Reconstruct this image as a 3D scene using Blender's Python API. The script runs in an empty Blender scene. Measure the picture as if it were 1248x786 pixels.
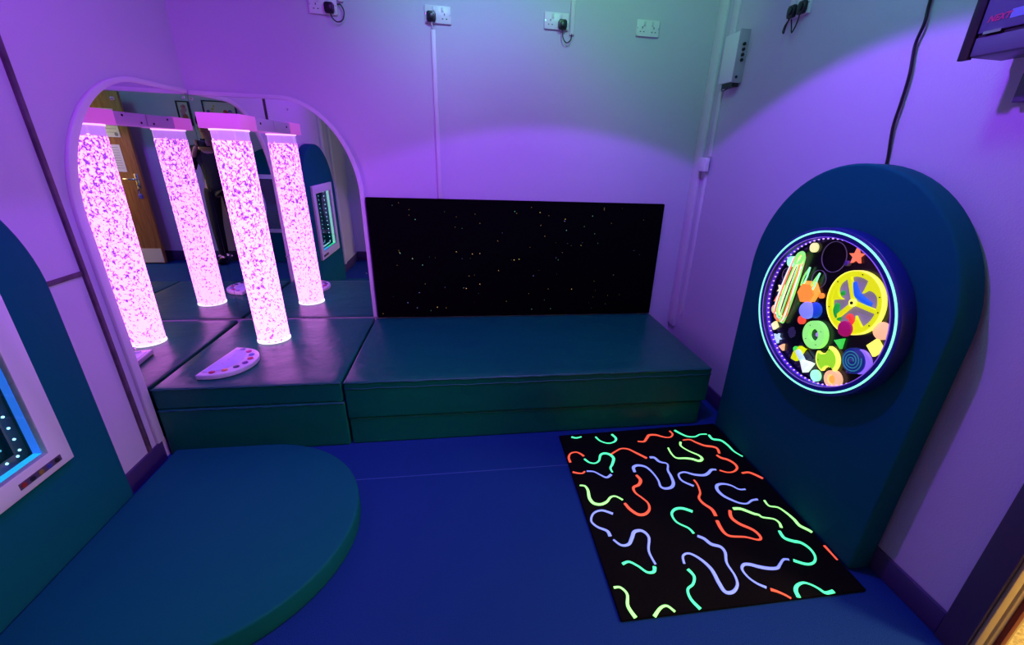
import bpy, bmesh, math, random
from mathutils import Vector, Matrix
random.seed(7)
PI = math.pi
S = bpy.context.scene
C = S.collection
W = 3.142          # right wall plane, left wall is x=0, back wall y=0
YF = -3.42         # front wall
H = 2.86
# ------------------------------------------------------------------ camera
F, CX, CY = 530.818, 652.064, 409.056
yaw, pit, rol = 0.1665, -0.3955, 0.0400
fw = Vector((math.sin(yaw)*math.cos(pit), math.cos(yaw)*math.cos(pit), math.sin(pit)))
rt = Vector((math.cos(yaw), -math.sin(yaw), 0)); up = rt.cross(fw)
r2 = rt*math.cos(rol) + up*math.sin(rol); u2 = -rt*math.sin(rol) + up*math.cos(rol)
cd = bpy.data.cameras.new('viewpoint'); cam = bpy.data.objects.new('viewpoint', cd); C.objects.link(cam)
M = Matrix.Identity(4)
for i in range(3):
    M[i][0] = r2[i]; M[i][1] = u2[i]; M[i][2] = -fw[i]
M[0][3], M[1][3], M[2][3] = 1.5375, -3.0661, 1.5025
cam.matrix_world = M
cd.sensor_width = 36; cd.lens = F/1248*36; cd.clip_start = 0.02
cd.shift_x = -(CX-624)/1248; cd.shift_y = (CY-393)/1248
S.camera = cam
# ------------------------------------------------------------------ world, lights, exposure
wd = bpy.data.worlds.new('world'); S.world = wd; wd.use_nodes = True
wd.node_tree.nodes['Background'].inputs[0].default_value = (0.10, 0.12, 0.2, 1)
wd.node_tree.nodes['Background'].inputs[1].default_value = 0.1
S.view_settings.view_transform = 'Standard'
try: S.view_settings.look = 'None'
except Exception: pass
S.view_settings.exposure = 0.0; S.view_settings.gamma = 1.0; S.view_settings.use_curve_mapping = False

def point(name, loc, col, power, rad=0.05):
    l = bpy.data.lights.new(name, 'POINT'); l.color = col; l.energy = power; l.shadow_soft_size = rad
    o = bpy.data.objects.new(name, l); o.location = loc; C.objects.link(o); return o
def spot(name, loc, aim, col, power, ang, blend=0.3, rad=0.03):
    l = bpy.data.lights.new(name, 'SPOT'); l.color = col; l.energy = power; l.spot_size = math.radians(ang)
    l.spot_blend = blend; l.shadow_soft_size = rad
    o = bpy.data.objects.new(name, l); o.location = loc
    o.rotation_euler = (Vector(aim)-Vector(loc)).to_track_quat('-Z', 'Y').to_euler(); C.objects.link(o); return o
# dim green blue ambient lamp under the ceiling
point('ceiling_lamp_light', (2.40, -1.65, 2.74), (0.17, 0.78, 0.86), 14.0, 0.12)
# added violet fill, no fitting there: turns the bubble tube corner purple
spot('violet_corner_fill', (1.15, -1.9, 2.74), (0.0, -0.85, 1.2), (0.40, 0.0, 1.0), 112.0, 118, 1.0, 0.08)
# second added fill: violet on mid back wall, boosting the tube's pink light
spot('violet_wall_fill', (1.6, -1.3, 2.74), (1.7, 0.0, 1.25), (0.42, 0.08, 1.0), 58.0, 84, 1.0, 0.08)
# ultraviolet downlight: its cone cuts a curved edge across the right and back walls
spot('uv_flood_light', (2.12, -1.5, 2.57), (2.12, -1.5, 0), (0.29, 0.04, 1.0), 90.0, 120, 0.08)
# green and cyan spots on the top of the back wall
spot('green_spot_light', (2.2, -0.9, 2.7), (2.55, 0.0, 2.5), (0.25, 1.0, 0.42), 16.0, 105, 0.95)
spot('cyan_spot_light', (1.55, -0.9, 2.7), (1.5, 0.0, 2.5), (0.20, 0.95, 0.9), 20.0, 90, 0.95)
# warm corridor light beyond the open door
point('corridor_lamp_light', (3.75, -2.95, 2.2), (1.0, 0.86, 0.45), 120.0, 0.1)

# ------------------------------------------------------------------ helpers
MATS = {}
def mat(name, col, rough=0.6, metal=0.0, emit=None, es=0.0, bump=0.0, bscale=40.0, var=0.0, vscale=6.0, trans=0.0, spec=None, alpha=None):
    if name in MATS: return MATS[name]
    m = bpy.data.materials.new(name); m.use_nodes = True; nt = m.node_tree
    b = nt.nodes['Principled BSDF']
    b.inputs['Base Color'].default_value = (*col, 1); b.inputs['Roughness'].default_value = rough
    b.inputs['Metallic'].default_value = metal
    if trans: b.inputs['Transmission Weight'].default_value = trans
    if spec is not None: b.inputs['Specular IOR Level'].default_value = spec
    if emit: b.inputs['Emission Color'].default_value = (*emit, 1); b.inputs['Emission Strength'].default_value = es
    tc = nt.nodes.new('ShaderNodeTexCoord')
    if bump:
        n = nt.nodes.new('ShaderNodeTexNoise'); n.inputs['Scale'].default_value = bscale; n.inputs['Detail'].default_value = 4
        bp = nt.nodes.new('ShaderNodeBump'); bp.inputs['Strength'].default_value = bump; bp.inputs['Distance'].default_value = 0.02
        nt.links.new(tc.outputs['Object'], n.inputs['Vector']); nt.links.new(n.outputs['Fac'], bp.inputs['Height'])
        nt.links.new(bp.outputs['Normal'], b.inputs['Normal'])
    if var:
        n = nt.nodes.new('ShaderNodeTexNoise'); n.inputs['Scale'].default_value = vscale; n.inputs['Detail'].default_value = 6
        r = nt.nodes.new('ShaderNodeValToRGB')
        r.color_ramp.elements[0].position = 0.3; r.color_ramp.elements[1].position = 0.7
        r.color_ramp.elements[0].color = (*[max(0, c*(1-var)) for c in col], 1)
        r.color_ramp.elements[1].color = (*[min(1, c*(1+var)) for c in col], 1)
        nt.links.new(tc.outputs['Object'], n.inputs['Vector']); nt.links.new(n.outputs['Fac'], r.inputs['Fac'])
        nt.links.new(r.outputs['Color'], b.inputs['Base Color'])
    MATS[name] = m; return m

def box(bm, x0, x1, y0, y1, z0, z1, mi=0):
    vs = [bm.verts.new(p) for p in ((x0,y0,z0),(x1,y0,z0),(x1,y1,z0),(x0,y1,z0),(x0,y0,z1),(x1,y0,z1),(x1,y1,z1),(x0,y1,z1))]
    for f in ((0,3,2,1),(4,5,6,7),(0,1,5,4),(1,2,6,5),(2,3,7,6),(3,0,4,7)):
        q = bm.faces.new([vs[i] for i in f]); q.material_index = mi
def prism(bm, pts, conv, d0, d1, mi=0, hole=None, closed=True):
    """closed 2D outline extruded from depth d0 to d1; conv(a, b, d) -> 3D point"""
    n = len(pts)
    A = [bm.verts.new(conv(a, b, d0)) for a, b in pts]; B = [bm.verts.new(conv(a, b, d1)) for a, b in pts]
    fs = []
    if hole is None:
        fs += [bm.faces.new(A[::-1]), bm.faces.new(B)]
    for i in range(n if closed else n-1):
        j = (i+1) % n; fs.append(bm.faces.new((A[i], A[j], B[j], B[i])))
    if hole is not None:
        HA = [bm.verts.new(conv(a, b, d0)) for a, b in hole]; HB = [bm.verts.new(conv(a, b, d1)) for a, b in hole]
        for i in range(n if closed else n-1):
            j = (i+1) % n
            fs.append(bm.faces.new((A[j], A[i], HA[i], HA[j]))); fs.append(bm.faces.new((B[i], B[j], HB[j], HB[i])))
            fs.append(bm.faces.new((HA[j], HA[i], HB[i], HB[j])))
        if not closed:
            for k in (0, n-1): fs.append(bm.faces.new((A[k], B[k], HB[k], HA[k])))
    for f in fs: f.material_index = mi
def circle(r, n=48, cx=0, cy=0, ry=None, a0=0):
    ry = r if ry is None else ry
    return [(cx+r*math.cos(a0+2*PI*i/n), cy+ry*math.sin(a0+2*PI*i/n)) for i in range(n)]
def tube(bm, pts, r, n=10, cap=True, mi=0, rs=None, flat=None):
    pts = [Vector(p) for p in pts]; rings = []; prev = None
    for i, p in enumerate(pts):
        t = (pts[min(i+1, len(pts)-1)]-pts[max(i-1, 0)])
        t = t.normalized() if t.length > 1e-9 else Vector((0, 0, 1))
        if prev is None:
            a = Vector((0, 0, 1)) if abs(t.z) < .9 else Vector((1, 0, 0)); nrm = t.cross(a).normalized()
        else:
            nrm = (prev - t*prev.dot(t))
            nrm = nrm.normalized() if nrm.length > 1e-6 else t.orthogonal().normalized()
        prev = nrm; bn = t.cross(nrm); rr = rs[i] if rs else r
        ring = []
        for k in range(n):
            a = 2*PI*k/n; off = nrm*math.cos(a)*rr + bn*math.sin(a)*rr
            if flat is not None: off.z *= flat
            ring.append(bm.verts.new(p+off))
        rings.append(ring)
    for i in range(len(rings)-1):
        for k in range(n):
            f = bm.faces.new((rings[i][k], rings[i][(k+1) % n], rings[i+1][(k+1) % n], rings[i+1][k])); f.material_index = mi; f.smooth = True
    if cap:
        for rg in (rings[0][::-1], rings[-1]): f = bm.faces.new(rg); f.material_index = mi
def spline(P, k=8):
    P = [Vector(p) for p in P]; out = []
    for i in range(len(P)-1):
        a = P[max(i-1, 0)]; b = P[i]; c = P[i+1]; d = P[min(i+2, len(P)-1)]
        for j in range(k):
            t = j/k
            out.append(0.5*((2*b)+(c-a)*t+(2*a-5*b+4*c-d)*t*t+(3*b-a-3*c+d)*t*t*t))
    out.append(P[-1]); return out
def sphere(bm, c, r, sc=(1, 1, 1), u=16, v=10, mi=0):
    mtx = Matrix.Translation(c) @ Matrix.Diagonal((*sc, 1))
    g = bmesh.ops.create_uvsphere(bm, u_segments=u, v_segments=v, radius=r, matrix=mtx)
    for q in g['verts']:
        for f in q.link_faces: f.smooth = True; f.material_index = mi
def obj(name, bm, ms, parent=None, bevel=0, seg=2, smooth=False):
    bmesh.ops.remove_doubles(bm, verts=bm.verts, dist=1e-6)
    bmesh.ops.recalc_face_normals(bm, faces=bm.faces)
    me = bpy.data.meshes.new(name); bm.to_mesh(me); bm.free()
    o = bpy.data.objects.new(name, me); C.objects.link(o)
    for m in (ms if isinstance(ms, (list, tuple)) else [ms]): me.materials.append(m)
    if parent is not None:
        o.parent = parent; o.matrix_parent_inverse = Matrix.Translation(-parent.location) if parent.location.length else Matrix.Identity(4)
    if bevel:
        b = o.modifiers.new('bevel', 'BEVEL'); b.width = bevel; b.segments = seg; b.limit_method = 'ANGLE'; b.angle_limit = math.radians(40)
        b.harden_normals = False
        for p in me.polygons: p.use_smooth = True
        me.set_sharp_from_angle(angle=math.radians(50)) if False else None
    if smooth:
        for p in me.polygons: p.use_smooth = True
    return o
def nb(): return bmesh.new()
def thing(name, label, cat, loc=(0, 0, 0), group=None):
    o = bpy.data.objects.new(name, None); C.objects.link(o); o.location = loc; o.empty_display_size = .1
    o['label'] = label; o['category'] = cat
    if group: o['group'] = group
    return o
def tag(o, label, cat, group=None, kind=None):
    o['label'] = label; o['category'] = cat
    if group: o['group'] = group
    if kind: o['kind'] = kind
    return o
def struct(name, bm, m, bevel=0, parent=None):
    o = obj(name, bm, m, parent, bevel)
    if parent is None: o['kind'] = 'structure'
    return o
def bx(*a): b = nb(); box(b, *a); return b
XY = lambda d: (lambda a, b, e: (a, b, e))
conv_x = lambda a, b, d: (d, a, b)      # outline in y,z ; depth x
conv_y = lambda a, b, d: (a, d, b)      # outline in x,z ; depth y
conv_z = lambda a, b, d: (a, b, d)

# ------------------------------------------------------------------ materials
M_wall = mat('wall_paint', (0.58, 0.53, 0.66), 0.7, bump=0.12, bscale=160)
M_trim = mat('white_trim', (0.70, 0.66, 0.74), 0.4)
M_skirt = mat('skirting_paint', (0.06, 0.035, 0.13), 0.5)
M_groove = mat('shadow_strip_paint', (0.10, 0.07, 0.12), 0.7)
M_vinyl = mat('teal_vinyl', (0.002, 0.13, 0.08), 0.31, bump=0.4, bscale=6, spec=0.3)
M_pad = mat('teal_pad_vinyl', (0.001, 0.11, 0.125), 0.75, bump=0.05, bscale=260, spec=0.1)
M_seam = mat('vinyl_seam', (0.003, 0.10, 0.12), 0.5)
M_white = mat('white_plastic', (0.74, 0.72, 0.76), 0.35)
M_black = mat('black_plastic', (0.006, 0.006, 0.012), 0.35)
M_dark = mat('dark_hole', (0.004, 0.004, 0.006), 0.7)
M_mirror = mat('mirror_glass', (0.86, 0.88, 0.88), 0.0, metal=1.0)
M_chrome = mat('chrome', (0.75, 0.75, 0.78), 0.15, metal=1.0)
M_carpet = mat('black_carpet', (0.006, 0.004, 0.005), 0.95, bump=0.6, bscale=500, spec=0.1)
def glow(name, col, s, base=None):
    return mat(name, base or tuple(min(1, c) for c in col), 0.6, emit=col, es=s)

# floor vinyl with fine speckles
def floor_mat():
    m = mat('blue_speckled_vinyl', (0.012, 0.06, 0.45), 0.6, spec=0.08)
    nt = m.node_tree; b = nt.nodes['Principled BSDF']; tc = nt.nodes['Texture Coordinate'] if 'Texture Coordinate' in nt.nodes else nt.nodes.new('ShaderNodeTexCoord')
    n = nt.nodes.new('ShaderNodeTexNoise'); n.inputs['Scale'].default_value = 420; n.inputs['Detail'].default_value = 2
    r = nt.nodes.new('ShaderNodeValToRGB'); e = r.color_ramp.elements
    e[0].position = .38; e[0].color = (0.001, 0.024, 0.15, 1); e[1].position = .72; e[1].color = (0.020, 0.070, 0.28, 1)
    nt.links.new(tc.outputs['Object'], n.inputs['Vector']); nt.links.new(n.outputs['Fac'], r.inputs['Fac']); nt.links.new(r.outputs['Color'], b.inputs['Base Color'])
    return m
M_floor = floor_mat()

# ------------------------------------------------------------------ room shell
struct('floor', bx(-.1, W+.1, YF-.1, .1, -.08, 0), M_floor)
struct('ceiling', bx(-.1, W+.1, YF-.1, .1, H, H+.08), mat('ceiling_paint', (0.5, 0.5, 0.52), .8, bump=.1, bscale=60))
struct('wall_left', bx(-.12, 0, YF-.1, .12, -.08, H), M_wall)
struct('wall_back', bx(0, W, 0, .12, -.08, H), M_wall)
struct('wall_front', bx(0, W, YF-.12, YF, -.08, H), M_wall)
DY0, DY1, DH = -3.22, -2.372, 2.02     # door opening in the right wall
bm = nb(); box(bm, W, W+.12, DY1, .12, -.08, H); box(bm, W, W+.12, YF-.12, DY0, -.08, H); box(bm, W, W+.12, DY0, DY1, DH, H)
struct('wall_right', bm, M_wall)
# skirting boards
struct('baseboard_left', bx(0, .012, YF, -1.0, 0, .105), M_skirt, .003)
struct('baseboard_back', bx(2.95, W, -.012, 0, 0, .105), M_skirt, .003)
struct('baseboard_right', bx(W-.012, W, -2.29, -.012, 0, .105), M_skirt, .003)
struct('baseboard_front', bx(.012, W, YF, YF+.012, 0, .13), M_skirt, .003)
# joint strips of the wall panels
bm = nb(); box(bm, 0, .006, -1.078, -1.066, .105, H); box(bm, 0, .012, -1.092, -1.078, .105, H)
box(bm, 0, .007, -1.26, -1.092, .980, .998)
struct('trim_1', bm, mat('old_joint_strip', (0.10, 0.06, 0.10), .7, var=.4, vscale=18), .001)
struct('trim_2', bx(W-.02, W, -.10, 0, .30, H), M_trim, .003)
struct('trim_3', bx(0, .02, -2.50, -2.41, .105, H), M_trim, .003)
struct('trim_4', bx(0, .02, -2.80, -2.74, .105, H), M_trim, .003)
struct('trim_5', bx(W-.012, W, -.225, -.165, 2.18, H), M_trim, .002)
# welded seam across the floor sheet
struct('trim_6', bx(.0, 2.05, -1.272, -1.268, 0, .0012), mat('floor_weld', (0.04, 0.09, 0.36), .5))
# door frame and door
bm = nb()
box(bm, W-.018, W, DY1, -2.292, 0, DH+.12); box(bm, W-.018, W, YF, DY0, 0, DH+.12); box(bm, W-.018, W, DY0, DY1, DH, DH+.12)
tr = struct('trim_7', bm, mat('architrave_paint', (0.07, 0.05, 0.10), .5), .003)
bm = nb()
box(bm, W-.004, W+.034, DY1-.010, DY1-.0, 0, DH); box(bm, W+.046, W+.14, DY1-.012, DY1-.0, 0, DH)
box(bm, W-.004, W+.14, DY0, DY0+.022, 0, DH); box(bm, W-.004, W+.14, DY0+.022, DY1-.022, DH-.022, DH)
struct('trim_8', bm, mat('cream_door_lining', (0.68, 0.55, 0.30), .5), .002)
bm = nb(); box(bm, W+.070, W+.092, DY1-.026, DY1-.012, 0, DH-.022); box(bm, W+.05, W+.09, DY0+.022, DY0+.036, 0, DH-.022)
struct('trim_9', bm, mat('red_door_stop', (0.30, 0.03, 0.02), .5), .001)
struct('wall_corridor', bx(4.3, 4.4, -4.2, -1.6, -.08, H), mat('corridor_paint', (0.80, 0.62, 0.28), .6))
struct('floor_corridor', bx(W+.1, 4.3, -4.2, -1.6, -.08, -.001), mat('corridor_floor', (0.45, 0.34, 0.16), .6, var=.5, vscale=90))
struct('ceiling_corridor', bx(W+.1, 4.3, -4.2, -1.6, H, H+.08), mat('ceiling_paint', (0.5, 0.5, 0.5)))
bm = nb(); box(bm, W+.12, 4.3, -4.3, -4.2, -.08, H); box(bm, W+.12, 4.3, -1.6, -1.5, -.08, H)
struct('wall_corridor_end', bm, MATS['corridor_paint'])

def wood_mat():
    m = mat('varnished_wood', (0.5, 0.25, 0.05), .35)
    nt = m.node_tree; b = nt.nodes['Principled BSDF']; tc = nt.nodes.new('ShaderNodeTexCoord')
    mp = nt.nodes.new('ShaderNodeMapping'); mp.inputs['Scale'].default_value = (14, 14, 1.2)
    n = nt.nodes.new('ShaderNodeTexNoise'); n.inputs['Scale'].default_value = 3; n.inputs['Detail'].default_value = 8; n.inputs['Distortion'].default_value = 1.2
    r = nt.nodes.new('ShaderNodeValToRGB'); e = r.color_ramp.elements
    e[0].position = .3; e[0].color = (0.36, 0.15, 0.025, 1); e[1].position = .7; e[1].color = (0.62, 0.32, 0.07, 1)
    for a, c in ((tc.outputs['Object'], mp.inputs['Vector']), (mp.outputs[0], n.inputs['Vector']), (n.outputs['Fac'], r.inputs['Fac']), (r.outputs['Color'], b.inputs['Base Color'])): nt.links.new(a, c)
    return m
dr = bpy.data.objects.new('door_1', None); C.objects.link(dr); dr['kind'] = 'structure'; dr.location = (3.10, -3.20, 0)
obj('leaf', bx(2.33, 3.10, -3.24, -3.20, .012, 1.98), wood_mat(), dr, .002)
obj('kick_plate', bx(2.345, 3.08, -3.20, -3.197, .02, .20), mat('kick_plate', (0.72, 0.68, 0.55), .35), dr)
bm = nb(); box(bm, 2.36, 2.40, -3.20, -3.195, .93, 1.10); tube(bm, [(2.38, -3.195, 1.04), (2.38, -3.155, 1.04), (2.40, -3.15, 1.04), (2.50, -3.15, 1.04)], .009)
obj('door_handle', bm, M_chrome, dr, .001)
bm = nb(); tube(bm, [(2.38, -3.20, .965), (2.38, -3.185, .965)], .012); obj('lock', bm, M_chrome, dr)
kr = thing('key_ring', 'bunch of keys with a blue tag hanging in the wooden door lock', 'keys', (2.38, -3.18, .96))
bm = nb(); tube(bm, [(2.38+.018*math.cos(a/12*2*PI), -3.178, .935+.022*math.sin(a/12*2*PI)) for a in range(13)], .0015, 6); obj('ring', bm, M_chrome, kr)
bm = nb(); box(bm, 2.370, 2.384, -3.181, -3.178, .88, .925); obj('key', bm, M_chrome, kr)
obj('key', bx(2.384, 2.398, -3.177, -3.174, .875, .92), M_chrome, kr)
obj('key_tag', bx(2.362, 2.402, -3.186, -3.172, .815, .872), mat('blue_tag', (0.08, 0.08, 0.5), .5), kr, .004)
def notice(name, label, x0, x1, z0, z1, lines, pic):
    t = thing(name, label, 'notice', ((x0+x1)/2, -3.198, (z0+z1)/2))
    obj('paper', bx(x0, x1, -3.1985, -3.1965, z0, z1), mat('paper', (0.82, 0.82, 0.80), .6), t)
    b = nb(); w = x1-x0
    for i in range(lines):
        z = z1-(z1-z0)*((.45 if pic else .1)+(.5 if pic else .85)*i/lines)
        box(b, x0+.1*w, x1-.1*w-random.random()*.25*w, -3.1965, -3.1960, z-.004, z)
    if pic: prism(b, circle(.02, 16, x0+.035, z0+.03), conv_y, -3.1965, -3.1955)
    obj('print', b, mat('grey_print', (0.25, 0.25, 0.27), .6), t)
notice('door_notice', 'white notice with a round seal near the top of the wooden door', 2.42, 2.66, 1.50, 1.80, 4, True)
notice('door_notice', 'plain white sheet of small type pinned below the door notice', 2.46, 2.67, 1.12, 1.42, 9, False)

# ------------------------------------------------------------------ corner mirrors
def arch_quarter(e, flat, top, a, b, z0, n=22):
    """outline: corner at 0, flat top, elliptical outer shoulder to e; positive first coordinate"""
    pts = [(0, z0), (e, z0)]
    for i in range(n+1):
        t = PI/2*i/n; pts.append((flat+a*math.cos(t), top-b+b*math.sin(t)))
    pts.append((0, top)); return pts
def mirror(side):
    if side == 'L':
        t = thing('corner_mirror', 'wall mirror with a round white-edged shoulder on the left wall', 'mirror', (0, -.5, .11))
        g0 = 0; e, top, a, b, z0, w = 1.03, 1.765, .60, .59, .108, .045
        cv = lambda p, q, d: (d, -p, q)
        scr = [(.62, 1.66), (.04, .82), (.97, .6), (.05, 1.72)]
    else:
        t = thing('corner_mirror', 'wall mirror with a round white-edged shoulder on the back wall', 'mirror', (.45, 0, .384))
        g0 = .007; e, top, a, b, z0, w = .905, 1.76, .42, .56, .386, .026
        cv = lambda p, q, d: (p, -d, q)
        scr = [(.52, 1.69), (.04, .82), (.84, 1.33), (.86, .7)]
    out = arch_quarter(e, e-a, top, a, b, z0)
    inn = arch_quarter(e-w, e-a, top-.022, a-w, b-.022, z0)
    inn[0] = (g0, z0); inn[-1] = (g0, top-.022)
    bm = nb(); prism(bm, inn, cv, .0, .006); obj('mirror_glass', bm, M_mirror, t)
    # rim band follows shoulder and sides
    bm = nb(); prism(bm, out[1:-1]+[(.017, top)], cv, 0, .016, hole=inn[1:-1]+[(.017, top-.022)], closed=False); obj('frame', bm, M_trim, t, .003)
    for p, q in scr:
        bm = nb(); c = cv(p, q, .006); d = cv(p, q, .012); tube(bm, [c, d], .007, 12); obj('screw_cap', bm, M_chrome, t)
mirror('L'); mirror('B')

# ------------------------------------------------------------------ foam bench
def cushion(name, label, x0, x1, y0, y1, z0, z1, seams, cat='foam block', grp=None, wr=.25):
    t = thing(name, label, cat, ((x0+x1)/2, (y0+y1)/2, z0), grp)
    bm = nb(); box(bm, x0, x1, y0, y1, z0, z1)
    bmesh.ops.subdivide_edges(bm, edges=bm.edges, cuts=14, use_grid_fill=True)
    obj('foam_body', bm, M_vinyl, t, .008, 3)
    for z in seams:
        r = .0026; pts = []; n = 46
        for i in range(n+1):
            x = x0+(x1-x0)*i/n; pts.append((x, y0-.001, z+.0022*math.sin(i*2.1)+.0015*math.sin(i*5.3)))
        b = nb(); tube(b, pts, r, 6); obj('welt_seam', b, M_seam, t)
    return t
g = 'foam blocks stacked as a bench'
cushion('foam_block', 'lower teal foam block of the bench under the bubble tube', .018, .893, -.980, -.020, 0, .268, [.262], grp=g)
cushion('bench_cushion', 'teal foam mat on the bench carrying the bubble tube', .018, .888, -.975, -.020, .27, .384, [.379], 'cushion', grp=g)
cushion('foam_block', 'lower green teal foam block of the long bench section', .903, 2.925, -.972, -.034, 0, .163, [.158], grp=g)
cushion('bench_cushion', 'long thick teal foam seat in front of the black star panel', .900, 2.946, -.980, -.034, .166, .384, [.379, .345], 'cushion', grp=g)

# ------------------------------------------------------------------ bubble tube
def bubble_mat():
    m = bpy.data.materials.new('bubbling_lit_water'); m.use_nodes = True; nt = m.node_tree; b = nt.nodes['Principled BSDF']
    b.inputs['Base Color'].default_value = (.3, .2, .4, 1); b.inputs['Roughness'].default_value = .08
    tc = nt.nodes.new('ShaderNodeTexCoord'); mp = nt.nodes.new('ShaderNodeMapping'); mp.inputs['Scale'].default_value = (1, 1, .8)
    nt.links.new(tc.outputs['Object'], mp.inputs['Vector'])
    n = nt.nodes.new('ShaderNodeTexNoise'); n.inputs['Scale'].default_value = 74; n.inputs['Detail'].default_value = 3.5; n.inputs['Roughness'].default_value = .6; n.inputs['Distortion'].default_value = .8
    nt.links.new(mp.outputs[0], n.inputs['Vector'])
    # whiter towards the foot: brightness near the base LED put into the emission
    sp = nt.nodes.new('ShaderNodeSeparateXYZ'); nt.links.new(tc.outputs['Object'], sp.inputs[0])
    mr = nt.nodes.new('ShaderNodeMapRange'); mr.inputs[1].default_value = .38; mr.inputs[2].default_value = 1.5; mr.inputs[3].default_value = .085; mr.inputs[4].default_value = -.012
    nt.links.new(sp.outputs[2], mr.inputs[0])
    ad = nt.nodes.new('ShaderNodeMath'); nt.links.new(n.outputs['Fac'], ad.inputs[0]); nt.links.new(mr.outputs[0], ad.inputs[1])
    r = nt.nodes.new('ShaderNodeValToRGB'); e = r.color_ramp.elements
    e[0].position = .445; e[0].color = (.085, .012, .20, 1); e[1].position = .515; e[1].color = (.95, .235, 1.0, 1)
    q = e.new(.48); q.color = (.36, .08, .50, 1)
    nt.links.new(ad.outputs[0], r.inputs['Fac'])
    nt.links.new(r.outputs['Color'], b.inputs['Emission Color']); b.inputs['Emission Strength'].default_value = TUBE
    return m
TUBE = 3.6
tx0, ty0, tx1, ty1 = .3548, -.3741, .342, -.358
R_T = .087
bt = thing('bubble_tube', 'tall glowing pink water tube of bubbles standing on the corner bench', 'bubble tube', (tx0, ty0, .384))
ctr = lambda z: Vector((tx0+(tx1-tx0)*(z-.384)/1.17, ty0+(ty1-ty0)*(z-.384)/1.17, z))
bm = nb(); tube(bm, [ctr(z) for z in (.388, .45, .8, 1.2, 1.505)], R_T, 48)
obj('water_column', bm, bubble_mat(), bt)
bm = nb(); zz = (1.505, 1.52, 1.556); tube(bm, [ctr(z) for z in zz], R_T-.002, 48, cap=False)
obj('tube_top', bm, mat('acrylic_top', (.55, .3, .75), .1, emit=(.6, .25, .9), es=.75), bt)
bm = nb()
for i in range(26):
    a = random.random()*2*PI; rr = R_T*.9*math.sqrt(random.random()); c = ctr(1.508)
    sphere(bm, (c.x+rr*math.cos(a), c.y+rr*math.sin(a), 1.510), random.uniform(.008, .014), (1, 1, .6), 8, 6)
obj('foam_froth', bm, mat('lit_froth', (.9, .8, .9), .3, emit=(1, .65, 1), es=1.3), bt)
bm = nb(); tube(bm, [ctr(1.552), ctr(1.560)], R_T+.003, 48); obj('rim_ring', bm, mat('lit_rim', (.9, .7, .9), .3, emit=(1, .6, 1), es=1.2), bt)
M_pink = mat('pink_tube_glow', (0.85, 0.30, 0.80), .3, emit=(.9, .12, .75), es=.38)  # pink emission stands in for tube light piped into the cap
bm = nb(); box(bm, tx1-.098, tx1+.098, ty1-.095, ty1+.095, 1.560, 1.630); obj('cap_box', bm, M_pink, bt, .002)
bm = nb(); box(bm, tx1-.094, tx1+.094, ty1+.095, -.008, 1.562, 1.626)
br = obj('wall_bracket', bm, mat('bracket_plastic', (0.80, 0.55, 0.84), .35), bt, .002)
for y, x, z in ((-.20, tx1-.0945, 1.61), (-.06, tx1-.0945, 1.58), (-.20, tx1+.0945, 1.60)):
    b = nb(); s = 1 if x > tx1 else -1; tube(b, [(x, y, z), (x+s*.003, y, z)], .006, 10); obj('screw', b, M_dark, br)
bm = nb(); tube(bm, [ctr(.3855), ctr(.392)], R_T+.004, 48); obj('base_ring', bm, mat('lit_base', (.8, .6, .9), .3, emit=(1, .7, 1), es=1.6), bt)

# ------------------------------------------------------------------ button controller
ct = thing('button_controller', 'white half-round controller with coloured buttons on the corner bench', 'controller', (.27, -.72, .385))
A = Vector((.178, -.895)); B = Vector((.222, -.550)); mid = (A+B)/2; ax = (B-A)/2; nx = Vector((ax.y, -ax.x)).normalized()
if nx.x < 0: nx = -nx
def hd(sx, sn, off=0, n=28):
    return [tuple(mid+ax*sx*math.cos(PI*i/n)+nx*(off+sn*math.sin(PI*i/n)**.75)) for i in range(n+1)]
bm = nb(); prism(bm, hd(1, .195), conv_z, .385, .412); obj('body', bm, M_white, ct, .005, 3)
bm = nb(); prism(bm, hd(.80, .110, .012), conv_z, .4125, .4145); obj('centre_plate', bm, mat('pale_blue_plate', (.55, .58, .85), .4), ct, .001)
b = nb()
c0 = mid+nx*.055
for d in (-.05, 0, .05):
    p = c0+ax.normalized()*d; q = p+ax.normalized()*.018; w = nx*.0012
    b = nb(); vs = [b.verts.new((v.x, v.y, .4150)) for v in (p-w, q-w, q+w, p+w)]; b.faces.new(vs)
    obj('printed_mark', b, mat('grey_print', (.2, .2, .25), .6), ct)
cols = [(.45, .01, .08), (.75, .30, .12), (.08, .10, .16), (.14, .03, .30), (.60, .03, .12), (.16, .22, .65), (.65, .04, .30), (.28, .28, .48)]
for i, c in enumerate(cols):
    t_ = PI*(.88-.78*i/7)+PI*0
    p = mid+ax*.86*math.cos(t_+0.0)+nx*(.158*math.sin(t_)+.004)
    bm = nb(); tube(bm, [(p.x, p.y, .4125), (p.x, p.y, .4165)], .0145, 20)
    o = obj('button', bm, mat('button_%d' % i, c, .3), ct, .001)

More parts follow.
